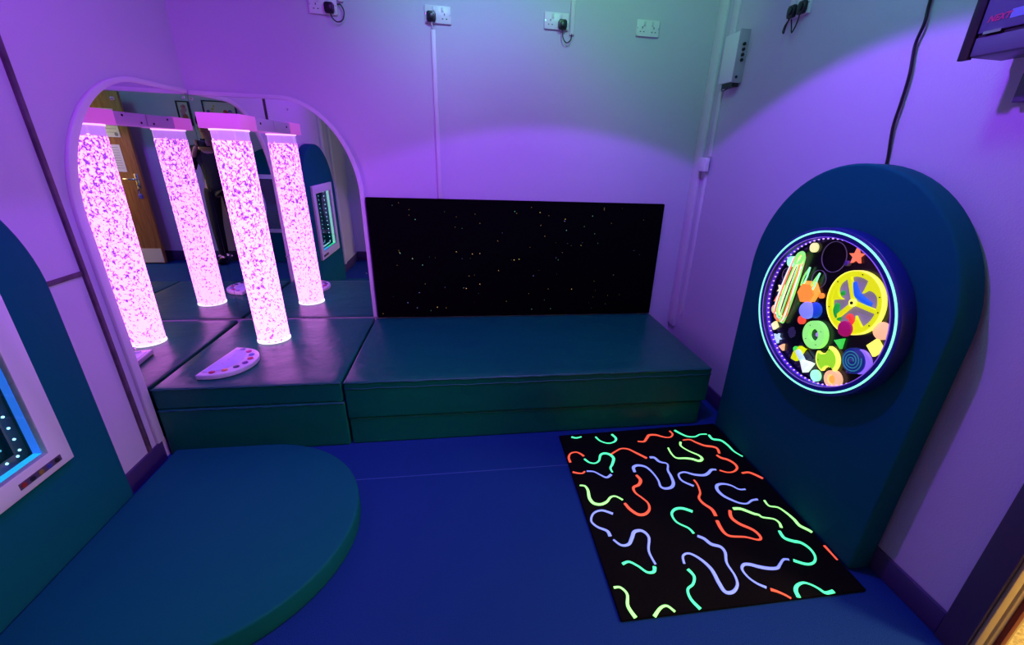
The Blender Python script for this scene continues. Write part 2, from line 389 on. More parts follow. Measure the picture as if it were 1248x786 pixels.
# ------------------------------------------------------------------ star panel
sp = thing('star_panel', 'wide black fibre optic star panel on the back wall above the bench', 'light panel', (1.92, 0, .386))
obj('board', bx(.912, 2.945, -.032, -.001, .386, 1.205), mat('black_felt', (0.0015, 0.0015, 0.002), .95, spec=.05), sp, .004)
rnd = random.Random(3)
FM = [glow('fibre_amber', (1, .75, .15), .9), glow('fibre_green', (.25, 1, .4), .6), glow('fibre_blue', (.4, .5, 1), .6)]
for i in range(98):
    x = rnd.uniform(.94, 2.92) if rnd.random() < .4 else min(2.9, max(.95, rnd.gauss(1.85, .45))); z = rnd.uniform(.40, 1.18)
    r = rnd.choice((.0010, .0012, .0015, .0024)); bm = nb(); prism(bm, circle(r, 6, x, z), conv_y, -.0335, -.0319)
    obj('fibre_point', bm, FM[rnd.choice((0, 0, 0, 1, 1, 2))], sp)

# ------------------------------------------------------------------ arch pads
def arch(w, h, n=40):
    r = w/2; pts = [(-r, 0), (r, 0)]
    for i in range(n+1): t = PI*i/n; pts.append((r*math.cos(t), h-r+r*math.sin(t)))
    return pts
def arch_dense(w, h, n=40):
    r = w/2; pts = [(-r+w*i/16, 0) for i in range(17)]+[(r, (h-r)*i/16) for i in range(1, 16)]
    for i in range(n+1): t = PI*i/n; pts.append((r*math.cos(t), h-r+r*math.sin(t)))
    return pts+[(-r, (h-r)*i/16) for i in range(15, 0, -1)]
def arch_pad(cv, d0, d1, w, h, t, m=None, hole=None):
    bm = nb()
    if hole is None: prism(bm, arch(w, h), cv, d0, d1)
    else:
        out = arch_dense(w, h); a0, a1, z0, z1 = hole; ca, cz = (a0+a1)/2, (z0+z1)/2; inn = []
        for a, z in out:
            da, dz = a-ca, z-cz; k = min((a1-ca)/abs(da) if abs(da) > 1e-9 else 1e9, (z1-cz)/abs(dz) if abs(dz) > 1e-9 else 1e9)
            inn.append((ca+da*k, cz+dz*k))
        prism(bm, out, cv, d0, d1, hole=inn)
    return obj('padded_body', bm, m or M_pad, t, .012, 4)
# left wall pad with infinity panel
def infinity_panel(t, cv, d, a0, a1, z0, z1, lit):
    m_ = .075; ai0, ai1, zi0, zi1 = a0+m_, a1-m_, z0+m_, z1-m_
    out = [(a0, z0), (a1, z0), (a1, z1), (a0, z1)]; inn = [(ai0, zi0), (ai1, zi0), (ai1, zi1), (ai0, zi1)]
    bm = nb(); prism(bm, out, cv, d, d+.022, hole=inn); fr = obj('panel_frame', bm, M_white, t, .003)
    if lit:
        D0 = d-.078
        bm = nb(); prism(bm, inn, cv, D0-.003, D0); obj('back_mirror', bm, mat('tinted_mirror', (.16, .30, .34), .02, metal=1), t)
        e = .008; am = (ai0+ai1)/2
        L = [([(ai1, zi0-e), (ai1+e, zi0-e), (ai1+e, zi1+e), (ai1, zi1+e)], (.03, .22, 1.0), .9), ([(ai0-e, zi0-e), (ai0, zi0-e), (ai0, zi1+e), (ai0-e, zi1+e)], (.35, .95, .70), .9),
             ([(am, zi0-e), (ai1, zi0-e), (ai1, zi0), (am, zi0)], (.02, .62, .95), 1.0), ([(ai0, zi0-e), (am, zi0-e), (am, zi0), (ai0, zi0)], (.02, .90, .30), 1.0),
             ([(ai0, zi1), (ai1, zi1), (ai1, zi1+e), (ai0, zi1+e)], (1, .10, .45), .9)]
        for k, (pts, c, st_) in enumerate(L):
            bm = nb(); prism(bm, pts, cv, d-.024, d+.0); obj('light_strip', bm, glow('strip_%d' % k, c, st_), t)
        def dot(a, z):
            bm = nb(); sphere(bm, Vector(cv(a, z, D0+.028)), .0042, (1, 1, 1), 8, 6); obj('led', bm, glow('led_cyan', (.35, .85, 1.0), 3.0), t)
        n = 13
        for i in range(n):
            f = (i+.5)/n
            dot(ai0+(ai1-ai0)*f, zi0+.006); dot(ai0+.006, zi0+(zi1-zi0)*f); dot(ai1-.006, zi0+(zi1-zi0)*f)
        g2 = mat('half_mirror_pane', (.8, .9, .95), 0.0)
        nt = g2.node_tree
        if len(nt.nodes) < 5:
            b = nt.nodes['Principled BSDF']; tr_ = nt.nodes.new('ShaderNodeBsdfTransparent'); gl = nt.nodes.new('ShaderNodeBsdfGlossy'); gl.inputs['Roughness'].default_value = 0; gl.inputs['Color'].default_value = (.8, .9, .95, 1)
            mx = nt.nodes.new('ShaderNodeMixShader'); mx.inputs[0].default_value = .22
            nt.links.new(tr_.outputs[0], mx.inputs[1]); nt.links.new(gl.outputs[0], mx.inputs[2]); nt.links.new(mx.outputs[0], nt.nodes['Material Output'].inputs['Surface'])
        bm = nb(); prism(bm, inn, cv, d+.0205, d+.0215); obj('glass_pane', bm, g2, t)
    bm = nb(); prism(bm, [(a1-.20, z0+.024), (a1-.045, z0+.024), (a1-.045, z0+.046), (a1-.20, z0+.046)], cv, d+.022, d+.024)
    kp = obj('key_strip', bm, mat('grey_key_strip', (.10, .07, .12), .4), t)
    for i, c in enumerate(((.3, .03, .02), (.02, .02, .03), (.25, .18, .03), (.05, .07, .3), (.02, .02, .02))):
        bm = nb(); prism(bm, circle(.0085, 14, a1-.187+.031*i, z0+.035), cv, d+.024, d+.027); obj('key', bm, mat('key_%d' % i, c, .4), kp)
lp = thing('padded_arch_panel', 'teal padded arch on the left wall holding a framed infinity light panel', 'padded panel', (.05, -1.87, 0))
cvL = lambda a, b, d: (d, a-1.872, b)
arch_pad(cvL, .013, .10, 1.03, 1.51, lp, hole=(-.295, .292, .46, 1.11))
infinity_panel(lp, cvL, .10, -.325, .322, .43, 1.14, True)
# front wall pad with a convex grey mirror frame (seen in the mirrors)
fp = thing('padded_arch_panel', 'dark blue padded arch on the wall opposite, holding a grey framed mirror', 'padded panel', (.85, YF+.06, 0))
cvF = lambda a, b, d: (.80-a, YF+d, b)
arch_pad(cvF, .013, .10, 1.03, 1.46, fp)
bm = nb(); prism(bm, [(-.36, .40), (.36, .40), (.36, 1.13), (-.36, 1.13)], cvF, .10, .118); obj('panel_frame', bm, M_white, fp, .003)
bm = nb()
pts = []
for i in range(25):
    f = i/24; pts.append((-.30+.07*math.sin(PI*f), .45+.63*f))
for i in range(25):
    f = 1-i/24; pts.append((.30-.07*math.sin(PI*f), .45+.63*f))
prism(bm, pts, cvF, .118, .122); obj('wavy_mirror', bm, mat('acrylic_mirror', (.6, .6, .8), .12, metal=.8), fp)

# round ended mat on the floor
rp = thing('floor_pad', 'round ended teal foam pad lying flat on the blue floor', 'floor mat', (.55, -1.6, 0))
prof = [(.104, -1.59-.53), (.525, -1.59-.53)]
n = 44
for i in range(n+1):
    t = -PI/2+PI*i/n; prof.append((.53+.53*math.cos(t), -1.59+.53*math.sin(t)))
prof += [(.104, -1.06)]
bm = nb(); prism(bm, prof, conv_z, .001, .092); obj('foam_body', bm, M_pad, rp, .010, 4)

# ------------------------------------------------------------------ right wall arch pad
PF = 3.03
ap = thing('padded_arch_panel', 'teal padded arch on the right wall carrying the neon sensory disc', 'padded panel', (3.08, -1.505, 0))
cvR = lambda a, b, d: (d, -1.508-a, b)
arch_pad(cvR, PF, W-.013, 1.03, 1.515, ap)

# ------------------------------------------------------------------ neon sensory disc
YC, ZC = -1.553, .945
FX, BX = 2.968, 3.015
dc = thing('sensory_disc', 'round black tactile disc glowing with neon shapes on the right padded arch', 'sensory panel', (PF, YC, ZC))
cvD = lambda a, b, d: (d, YC-a, ZC+b)     # a grows to the right as seen from the room
def ell(r): return circle(r*1.035, 96, .002, -.007, r*.958)
M_rim = mat('dark_blue_rim', (.012, .02, .22), .35)
bm = nb(); prism(bm, ell(.357), cvD, FX, PF-.001, hole=ell(.317)); obj('rim', bm, M_rim, dc, .004)
bm = nb(); prism(bm, ell(.318), cvD, BX, PF-.002); obj('back_board', bm, mat('gloss_black', (.003, .002, .006), .25), dc)
bm = nb(); prism(bm, ell(.3435), cvD, FX-.003, FX+.001, hole=ell(.3365)); obj('neon_ring', bm, glow('neon_mint', (.26, 1.0, .60), 1.15), dc)
bm = nb(); prism(bm, ell(.3185), cvD, FX-.0015, FX+.001, hole=ell(.3165)); obj('inner_ring', bm, glow('violet_line', (.30, .12, .75), .6), dc)
# ultraviolet LED strip around the inside of the rim
bm = nb(); prism(bm, ell(.3165), cvD, BX-.030, BX-.012, hole=ell(.3145)); ls = obj('led_strip', bm, glow('uv_strip', (.10, .02, .55), .5), dc)
for i in range(84):
    a = 2*PI*i/84; p = cvD(+.002+.3115*1.035*math.cos(a), -.007+.3115*.958*math.sin(a), BX-.021); bm = nb(); sphere(bm, p, .0028, (1.8, 1, 1), 8, 6)
    obj('led', bm, glow('uv_led', (.50, .30, 1.0), 1.9), ls)
def G(n, c, s=.85): return glow('neon_'+n, c, s)
N = dict(cream=G('cream', (1, 1, .42)), white=G('white', (.85, 1, .8)), mint=G('mint_white', (.35, 1, .55), .95), peach=G('peach', (1, .55, .25)), red=G('red', (1, .08, .04), .8),
         coral=G('coral', (1, .20, .10), 1.0), orange=G('orange', (1, .28, .03), .9), lime=G('lime', (.35, .85, .02), .75), green=G('green', (.06, .80, .08), .8),
         yellow=G('yellow', (.72, .78, .0), .85), ylight=G('ylight', (1, 1, .12), .95), peri=G('periwinkle', (.22, .24, 1.0), .85), blue=G('blue', (.01, .07, .6), .6),
         ring=G('ring_green', (.30, .95, .18), .85), lilac=G('lilac', (.33, .18, 1), .7), teal=G('teal', (.04, .28, .30), .5), pale=G('pale_blue', (.5, .7, 1), .9), magenta=G('magenta', (.45, .005, .12), .6),
         amber=G('amber', (1, .42, .05), .9))
def disc(name, m, a, b, r, th=.012, lab=None, ry=None, base=BX, n=36):
    bm = nb(); prism(bm, circle(r, n, a, b, ry), cvD, base-th, base+.001); o = obj(name, bm, m, dc, .0015)
    if lab: o['label'] = lab
    return o
def poly(name, m, pts, th=.012, lab=None, base=BX, par=None):
    bm = nb(); prism(bm, pts, cvD, base-th, base+.001); o = obj(name, bm, m, par or dc)
    if lab: o['label'] = lab
    return o
def star(a, b, r, rot=PI/2): return [(a+(r if i % 2 == 0 else r*.42)*math.cos(rot+i*PI/5), b+(r if i % 2 == 0 else r*.42)*math.sin(rot+i*PI/5)) for i in range(10)]
def ngon(a, b, r, n, rot): return [(a+r*math.cos(rot+2*PI*i/n), b+r*math.sin(rot+2*PI*i/n)) for i in range(n)]
def ring(name, m, a, b, ro, ri, th, base=BX, lab=None, par=None, n=48):
    bm = nb(); prism(bm, circle(ro, n, a, b), cvD, base-th, base+.001, hole=circle(ri, n, a, b)); o = obj(name, bm, m, par or dc)
    if lab: o['label'] = lab
    return o
disc('counter', N['cream'], -.145, .232, .020, lab='cream round counter')
disc('counter', N['mint'], -.236, .150, .024, .026, lab='mint round knob')
disc('counter', N['peach'], -.276, -.092, .021, lab='peach round counter')
disc('counter', N['red'], -.100, -.081, .019, lab='red round counter')
disc('counter', N['mint'], .060, -.276, .025, lab='pale mint round counter')
disc('counter', N['peach'], .270, .016, .032, lab='large peach round counter')
M_line = glow('thin_grey_violet_line', (.16, .10, .26), .4)
ring('groove_ring', M_line, -.036, .216, .062, .0605, .003); ring('groove_ring', M_line, -.262, .080, .034, .0327, .003); ring('groove_ring', M_line, -.078, .112, .038, .037, .003)
poly('star', N['coral'], star(.072, .243, .032, 1.75), lab='coral red star'); poly('star', N['cream'], star(-.270, .010, .026, 1.3), lab='cream star')
poly('star', N['pale'], star(-.214, -.216, .026, 1.4), lab='pale blue star')
poly('triangle', N['coral'], ngon(-.280, -.045, .018, 3, PI/2+.2), lab='coral triangle'); poly('triangle', N['peach'], ngon(-.168, -.243, .019, 3, PI/2-.3), lab='peach triangle')
poly('triangle', N['green'], ngon(.122, -.094, .026, 3, PI/2-.5), lab='green triangle'); poly('triangle', N['white'], ngon(.008, -.252, .033, 3, PI/2-.9), .03, lab='white green triangle')
poly('square', N['cream'], ngon(-.250, -.166, .022, 4, .05), lab='small cream square'); poly('square', N['ylight'], ngon(.270, -.050, .034, 4, .15), lab='yellow square')
bm = nb()
for i in range(-4, 5):
    for j in range(-5, 6):
        if (i/4.4)**2+(j/5.4)**2 < 1: prism(bm, circle(.0014, 6, -.143+i*.0052+(j % 2)*.0026, -.158+j*.0048), cvD, BX-.002, BX)
obj('speaker_grille', bm, mat('grille_grey', (.30, .25, .40), .4), dc)
for a, b in ((.045, .209), (.203, -.180)):
    bm = nb(); tube(bm, [cvD(a, b, BX), cvD(a, b, BX-.016)], .010, 18); k = obj('knob', bm, mat('violet_knob', (.22, .14, .40), .3), dc, .002)
# hexagon, balls
poly('hexagon', N['orange'], ngon(-.110, .040, .045, 6, .2), .020, lab='orange hexagon'); poly('hexagon_edge', N['amber'], ngon(-.098, .052, .050, 6, .2), .012)
bm = nb(); sphere(bm, cvD(-.072, -.026, BX-.018), .037, (.7, 1, 1), 24, 16); obj('ball', bm, N['peri'], dc)['label'] = 'periwinkle ball'
bm = nb(); sphere(bm, cvD(-.040, -.014, BX-.008), .034, (.4, 1, 1), 24, 16); obj('ball', bm, N['blue'], dc)['label'] = 'deep blue ball'
disc('counter', N['orange'], -.034, .052, .011, lab='tiny orange counter')
# green ring with dark centre
gr = ring('ring_block', N['ring'], .000, -.111, .060, .027, .022, lab='pale green ring')
disc('ring_centre', mat('dark_teal', (.003, .04, .05), .3), .000, -.111, .027, .006)
for a in (.7, 2.3, 3.9, 5.4):
    bm = nb(); tube(bm, [cvD(.044*math.cos(a), -.111+.044*math.sin(a), BX-.0215), cvD(.044*math.cos(a), -.111+.044*math.sin(a), BX-.0235)], .0022, 8); obj('screw', bm, M_dark, gr)
bm = nb(); sphere(bm, cvD(.010, -.106, BX-.010), .010, (.7, 1, 1)); obj('lens', bm, glow('lens_glow', (.5, .25, .8), .6), dc)
# lime double-bite block
def bite(a, b, r):
    pts = []
    for i in range(72):
        t = 2*PI*i/72; x, z = r*math.cos(t), r*math.sin(t)
        for s, (cx, cz) in ((1, (-.040, .046)), (1, (.030, -.058))):
            dx, dz = x-cx, z-cz; d = math.hypot(dx, dz)
            if d < .036: x, z = cx+dx/d*.036*1, cz+dz/d*.036
        pts.append((a+x, b+z))
    return pts
ax_ = poly('cutout_block', N['ylight'], bite(.094, -.182, .056), .016); ax_['label'] = 'lime block with two round bites'
poly('cutout_face', N['lime'], [(.094+(p-.094)*.86, -.182+(q+.182)*.86) for p, q in bite(.094, -.182, .056)], .018, par=ax_)
for a, b in ((-.035, -.018), (.002, .043), (.036, -.020)):
    bm = nb(); tube(bm, [cvD(.094+a, -.182+b, BX-.0175), cvD(.094+a, -.182+b, BX-.0195)], .0022, 8); obj('screw', bm, M_dark, ax_)
# peach cup
cu = ring('cup', N['peach'], .150, -.244, .036, .020, .022, lab='peach cup'); disc('cup_centre', N['amber'], .154, -.244, .018, .018)
# spiral dial
sd = disc('spiral_dial', mat('navy_dial', (.006, .02, .16), .3, emit=(.01, .03, .25), es=.5), .212, -.131, .050, .020); sd['label'] = 'navy dial with a teal spiral'
disc('dial_crescent', N['lilac'], .231, -.126, .047, .014)
bm = nb(); pts = []
for i in range(130):
    t = i/129*2*PI*3.1; r = .008+.036*i/129; pts.append(cvD(.208+r*math.cos(t), -.131+r*math.sin(t), BX-.0215))
tube(bm, pts, .0022, 6); obj('spiral_line', bm, N['teal'], sd)
bm = nb(); sphere(bm, cvD(.208, -.131, BX-.022), .006); obj('dial_pin', bm, mat('violet_knob', (.2, .1, .4)), sd)
# gear cluster
bk = poly('dark_tile', mat('dark_tile', (.02, .012, .035), .4), [(-.115, -.255), (-.03, -.285), (.015, -.215), (-.07, -.175)], .003)
poly('toy_block', N['yellow'], [(-.085, -.262), (-.055, -.262), (-.052, -.235), (-.040, -.222), (-.030, -.192), (-.060, -.190), (-.066, -.210), (-.082, -.228)], .020, lab='yellow toothed block')
poly('toy_block', N['green'], ngon(-.082, -.215, .013, 6, 0), .014, lab='small green block')
bm = nb(); tube(bm, [cvD(-.052, -.212, BX-.022), cvD(-.008, -.232, BX-.030)], .012, 14); obj('toy_peg', bm, N['pale'], dc)
poly('toy_block', N['peri'], ngon(-.035, -.245, .012, 4, .4), .010, lab='small periwinkle block')
# yellow wheel with three chambers
WX, WZ = .131, .076
wr = ring('sand_wheel', N['yellow'], WX, WZ, .122, .100, .018, lab='yellow wheel with three chambers of coloured sand')
ring('wheel_edge', N['ylight'], WX, WZ, .1235, .1205, .020, par=wr)
bm = nb(); prism(bm, circle(.101, 48, WX, WZ), cvD, BX-.006, BX+.001); obj('wheel_back', bm, glow('wheel_grey', (.26, .20, .30), .55), wr)
def bar(a0, b0, a1, b1, w):
    dx, dz = a1-a0, b1-b0; l = math.hypot(dx, dz); nx_, nz_ = -dz/l*w, dx/l*w
    return [(a0+nx_, b0+nz_), (a0-nx_, b0-nz_), (a1-nx_, b1-nz_), (a1+nx_, b1+nz_)]
for k, an in enumerate((-.02, 2.12, 4.10)):
    poly('spoke', N['yellow'], bar(WX, WZ, WX+.104*math.cos(an), WZ+.104*math.sin(an), .0075), .0175, par=wr)
for an in (.80, .80+2*PI/3, .80+4*PI/3):     # hooked fins, like thorns growing from the rim
    pts = []
    for i in range(11): aa = an-.50+.95*i/10; pts.append((WX+.102*math.cos(aa), WZ+.102*math.sin(aa)))
    tip = an+.30
    for i in range(1, 9):
        t = i/8; aa = (an+.45)*(1-t)+tip*t; r = .102-.052*t**.8; pts.append((WX+r*math.cos(aa), WZ+r*math.sin(aa)))
    for i in range(1, 9):
        t = i/8; aa = tip*(1-t)+(an-.50)*t; r = (.050+.052*(math.sin(t*PI/2))**.55); pts.append((WX+r*math.cos(aa), WZ+r*math.sin(aa)))
    poly('hook_fin', N['yellow'], pts, .017, par=wr)
def lobe(cs, w, m, nm, lab):
    bm = nb(); P = spline([cvD(a+.010, b, BX-.004) for a, b in cs], 6); n_ = len(P)
    tube(bm, P, w, 10, rs=[w*(.45+.45*math.sin(PI*(i+.5)/n_)) for i in range(n_)]); o = obj(nm, bm, m, wr); o['label'] = lab
lobe([(.090, .150), (.105, .125), (.125, .105), (.160, .095), (.190, .090)], .016, G('sand_blue', (.01, .12, .85), .7), 'sand', 'blue sand')
lobe([(.048, .050), (.050, .025), (.066, .000), (.080, -.012)], .018, G('sand_green', (.01, .42, .04), .6), 'sand', 'green sand')
lobe([(.050, .085), (.055, .095), (.062, .102)], .012, G('sand_green', (.01, .42, .04), .6), 'sand', 'green sand')
lobe([(.105, .010), (.120, .020), (.135, .005), (.150, -.006)], .014, G('sand_red', (.9, .05, .03), .7), 'sand', 'red sand')
lobe([(.168, -.004), (.182, -.004), (.194, .004)], .008, G('sand_red', (.9, .05, .03), .7), 'sand', 'red sand')
for a in (.5, 1.55, 2.6, 3.6, 4.7, 5.75, 0):
    p = (WX+.111*math.cos(a), WZ+.111*math.sin(a)); bm = nb(); tube(bm, [cvD(*p, BX-.0175), cvD(*p, BX-.020)], .0026, 8); obj('screw', bm, M_dark, wr)
bm = nb(); tube(bm, [cvD(WX, WZ, BX-.015), cvD(WX, WZ, BX-.023)], .015, 20); hb = obj('hub', bm, N['ylight'], wr)
bm = nb(); tube(bm, [cvD(WX, WZ, BX-.023), cvD(WX, WZ, BX-.026)], .006, 12); obj('hub_pin', bm, M_black, hb)
bm = nb(); tube(bm, [cvD(.142, -.026, BX-.019), cvD(.142, -.026, BX-.032)], .031, 30); mg = obj('magnifier', bm, N['magenta'], dc, .004); mg['label'] = 'dark magenta round lens'
# looped neon cords hanging from a hook
cc = ['white', 'ring', 'orange', 'cream', 'mint', 'ring', 'coral', 'white']
rc = random.Random(5)
for i, c in enumerate(cc):
    a0 = -.192+rc.uniform(-.012, .012); top_ = .165+rc.uniform(-.02, .012); bot = -.100-rc.uniform(0, .035); w = .012+.0035*i; sh = -.022
    pts = [cvD(a0-w*.6, top_, BX-.012-.002*i), cvD(a0-w+sh*.5, (top_+bot)/2, BX-.014-.002*i), cvD(a0-w*.9+sh, bot+.02, BX-.014-.002*i), cvD(a0+sh, bot, BX-.014), cvD(a0+w*.9+sh, bot+.02, BX-.014), cvD(a0+w+sh*.3, (top_+bot)/2, BX-.014-.002*i), cvD(a0+w*.6, top_, BX-.012), cvD(a0, top_+.012, BX-.012), cvD(a0-w*.6, top_, BX-.012-.002*i)]
    bm = nb(); tube(bm, spline(pts, 6), .0034, 6); obj('neon_cord', bm, N[c], dc)
bm = nb(); tube(bm, spline([cvD(-.212, .150, BX-.02), cvD(-.205, .185, BX-.022), cvD(-.188, .200, BX-.02), cvD(-.178, .188, BX-.018), cvD(-.186, .155, BX-.02)], 6), .008, 8); obj('cord_bundle', bm, N['ring'], dc)
for (p, q, off) in (((-.130, .150), (-.148, .062), .008), ((-.070, .140), (-.098, .030), .008), ((-.256, -.02), (-.275, -.10), .006)):
    for s in (-1, 1):
        bm = nb(); tube(bm, spline([cvD(p[0], p[1], BX-.012), cvD((p[0]+q[0])/2+s*off, (p[1]+q[1])/2, BX-.014), cvD(q[0]+s*off*.6, q[1], BX-.012)], 6), .0036, 6); obj('neon_cord', bm, N['mint'] if s > 0 else N['ring'], dc)

# ------------------------------------------------------------------ neon carpet
nc = thing('neon_carpet', 'square black carpet with glowing neon squiggles on the blue floor', 'carpet', (2.53, -1.57, 0))
bm = nb(); prism(bm, [(2.043, -2.112), (3.022, -2.116), (3.022, -1.0), (2.043, -1.028)], conv_z, .001, .012); obj('carpet_pile', bm, M_carpet, nc, .003)
SQ=[
 ('m',[(2.112,-1.05),(2.136,-1.062),(2.169,-1.054)]),
 ('m',[(2.251,-1.064),(2.267,-1.104),(2.306,-1.129),(2.347,-1.117),(2.364,-1.087),(2.352,-1.05)]),
 ('o',[(2.48,-1.129),(2.515,-1.134),(2.544,-1.105),(2.569,-1.079),(2.608,-1.08),(2.636,-1.097),(2.66,-1.109),(2.69,-1.108),(2.713,-1.082),(2.709,-1.051)]),
 ('o',[(2.055,-1.267),(2.055,-1.229),(2.072,-1.197),(2.103,-1.187),(2.124,-1.202),(2.139,-1.225)]),
 ('m',[(2.136,-1.249),(2.155,-1.279),(2.184,-1.288),(2.211,-1.269),(2.23,-1.228),(2.256,-1.214),(2.282,-1.226),(2.294,-1.259),(2.273,-1.304),(2.253,-1.334),(2.253,-1.366)]),
 ('o',[(2.292,-1.225),(2.325,-1.203),(2.362,-1.184),(2.399,-1.191),(2.432,-1.227),(2.474,-1.278)]),
 ('b',[(2.493,-1.273),(2.517,-1.278),(2.529,-1.309),(2.547,-1.322),(2.561,-1.328),(2.565,-1.344),(2.547,-1.383),(2.544,-1.427),(2.534,-1.476),(2.51,-1.504),(2.475,-1.509),(2.459,-1.492),(2.465,-1.456),(2.464,-1.418),(2.456,-1.378),(2.439,-1.343),(2.403,-1.329),(2.375,-1.342),(2.369,-1.377)]),
 ('o',[(2.05,-1.343),(2.074,-1.354),(2.098,-1.357),(2.113,-1.345)]),
 ('b',[(2.123,-1.344),(2.159,-1.352),(2.185,-1.379),(2.211,-1.401),(2.241,-1.383)]),
 ('g',[(2.062,-1.442),(2.086,-1.449),(2.093,-1.48),(2.087,-1.529),(2.097,-1.563),(2.127,-1.575),(2.161,-1.563),(2.189,-1.536),(2.215,-1.533),(2.241,-1.559)]),
 ('o',[(2.369,-1.401),(2.376,-1.438),(2.355,-1.469),(2.322,-1.485),(2.318,-1.52),(2.338,-1.557),(2.353,-1.592),(2.344,-1.63),(2.314,-1.655),(2.281,-1.654),(2.255,-1.62),(2.243,-1.581)]),
 ('m',[(2.742,-1.048),(2.765,-1.085),(2.791,-1.113),(2.834,-1.12),(2.876,-1.102),(2.918,-1.103)]),
 ('m',[(2.927,-1.113),(2.928,-1.152),(2.969,-1.169),(2.985,-1.214),(2.988,-1.267),(3.002,-1.302),(3.028,-1.319)]),
 ('o',[(2.747,-1.145),(2.79,-1.144),(2.814,-1.173),(2.849,-1.206),(2.89,-1.22),(2.907,-1.24),(2.896,-1.28)]),
 ('g',[(2.63,-1.204),(2.626,-1.255),(2.638,-1.293),(2.684,-1.3),(2.719,-1.31),(2.749,-1.329),(2.775,-1.314),(2.772,-1.285),(2.742,-1.252),(2.718,-1.216),(2.711,-1.189),(2.725,-1.161)]),
 ('o',[(2.873,-1.293),(2.885,-1.318),(2.912,-1.336),(2.931,-1.371),(2.925,-1.405),(2.892,-1.429),(2.854,-1.432),(2.821,-1.412)]),
 ('b',[(2.805,-1.406),(2.78,-1.404),(2.748,-1.427),(2.716,-1.439),(2.67,-1.429),(2.631,-1.407),(2.6,-1.411),(2.584,-1.431),(2.587,-1.469),(2.626,-1.508)]),
 ('o',[(2.927,-1.446),(2.964,-1.444),(2.986,-1.461),(3.003,-1.483),(3.03,-1.496)]),
 ('b',[(2.874,-1.558),(2.842,-1.555),(2.817,-1.525),(2.783,-1.51),(2.748,-1.516),(2.731,-1.546),(2.738,-1.586),(2.765,-1.62),(2.793,-1.642),(2.825,-1.648),(2.86,-1.632),(2.892,-1.629)]),
 ('g',[(2.921,-1.639),(2.921,-1.674),(2.957,-1.688),(2.974,-1.722),(2.983,-1.764),(2.983,-1.799),(3.003,-1.825),(3.034,-1.841)]),
 ('g',[(2.739,-1.671),(2.775,-1.677),(2.816,-1.71),(2.836,-1.72),(2.846,-1.736),(2.89,-1.751),(2.901,-1.774),(2.892,-1.8)]),
 ('m',[(2.87,-1.817),(2.866,-1.853),(2.892,-1.874),(2.921,-1.886),(2.937,-1.915),(2.935,-1.948),(2.918,-1.973),(2.892,-1.986),(2.863,-1.984),(2.827,-1.963)]),
 ('o',[(3.03,-1.912),(3.024,-1.949),(3.033,-1.983)]),
 ('o',[(2.717,-1.68),(2.7,-1.72),(2.715,-1.758),(2.757,-1.799),(2.765,-1.838),(2.745,-1.85),(2.699,-1.83),(2.64,-1.819),(2.621,-1.802),(2.618,-1.769),(2.624,-1.73)]),
 ('o',[(2.633,-1.703),(2.636,-1.664),(2.615,-1.624),(2.612,-1.588),(2.636,-1.554),(2.65,-1.501),(2.649,-1.467)]),
 ('m',[(2.539,-1.666),(2.5,-1.642),(2.463,-1.644),(2.435,-1.671),(2.437,-1.717),(2.474,-1.755),(2.483,-1.785)]),
 ('b',[(2.492,-1.8),(2.514,-1.817),(2.53,-1.847),(2.562,-1.865),(2.566,-1.894),(2.545,-1.941),(2.545,-1.997),(2.532,-2.036),(2.499,-2.061),(2.469,-2.058),(2.465,-2.021),(2.467,-1.96),(2.446,-1.91),(2.414,-1.88),(2.383,-1.888),(2.371,-1.923)]),
 ('m',[(2.373,-1.949),(2.383,-1.981),(2.363,-2.012),(2.332,-2.031),(2.325,-2.068),(2.341,-2.109)]),
 ('b',[(2.167,-1.637),(2.124,-1.612),(2.081,-1.624),(2.058,-1.666),(2.075,-1.701),(2.111,-1.728),(2.116,-1.757)]),
 ('b',[(2.124,-1.776),(2.148,-1.807),(2.181,-1.806),(2.207,-1.775),(2.229,-1.746),(2.264,-1.746),(2.279,-1.783),(2.252,-1.848),(2.254,-1.912)]),
 ('m',[(2.123,-1.895),(2.152,-1.888),(2.181,-1.911),(2.207,-1.942),(2.234,-1.943),(2.246,-1.922)]),
 ('g',[(2.056,-1.989),(2.081,-1.992),(2.097,-2.021),(2.084,-2.065),(2.096,-2.11)]),
 ('g',[(2.164,-2.114),(2.199,-2.087),(2.226,-2.083),(2.245,-2.107)]),
 ('b',[(2.811,-1.957),(2.789,-1.954),(2.759,-1.973),(2.737,-1.987),(2.705,-1.986),(2.667,-1.974),(2.635,-1.959),(2.609,-1.957),(2.59,-1.976),(2.593,-2.01),(2.61,-2.039),(2.637,-2.061)]),
 ('o',[(2.648,-2.07),(2.668,-2.081),(2.688,-2.097),(2.702,-2.113)]),
 ('m',[(2.734,-2.113),(2.742,-2.086),(2.764,-2.067),(2.796,-2.06),(2.819,-2.071),(2.836,-2.089),(2.85,-2.109),(2.886,-2.107)]),
]
NC = {'o': glow('carpet_orange', (1.0, .11, .045), 1.0), 'g': glow('carpet_lime', (.34, 1.0, .24), 1.5), 'm': glow('carpet_mint', (.08, .95, .38), 1.35), 'b': glow('carpet_periwinkle', (.26, .33, 1.0), .95)}
rw = random.Random(11)
for c, pts in SQ:
    P = spline([(min(x, 3.012), y, .0135) for x, y in pts], 6); n_ = len(P); ph = rw.uniform(0, 6)
    bm = nb(); tube(bm, P, .008, 8, rs=[.0064+.0018*math.sin(ph+i*.13) for i in range(n_)], flat=.35)
    obj('neon_squiggle', bm, NC[c], nc)

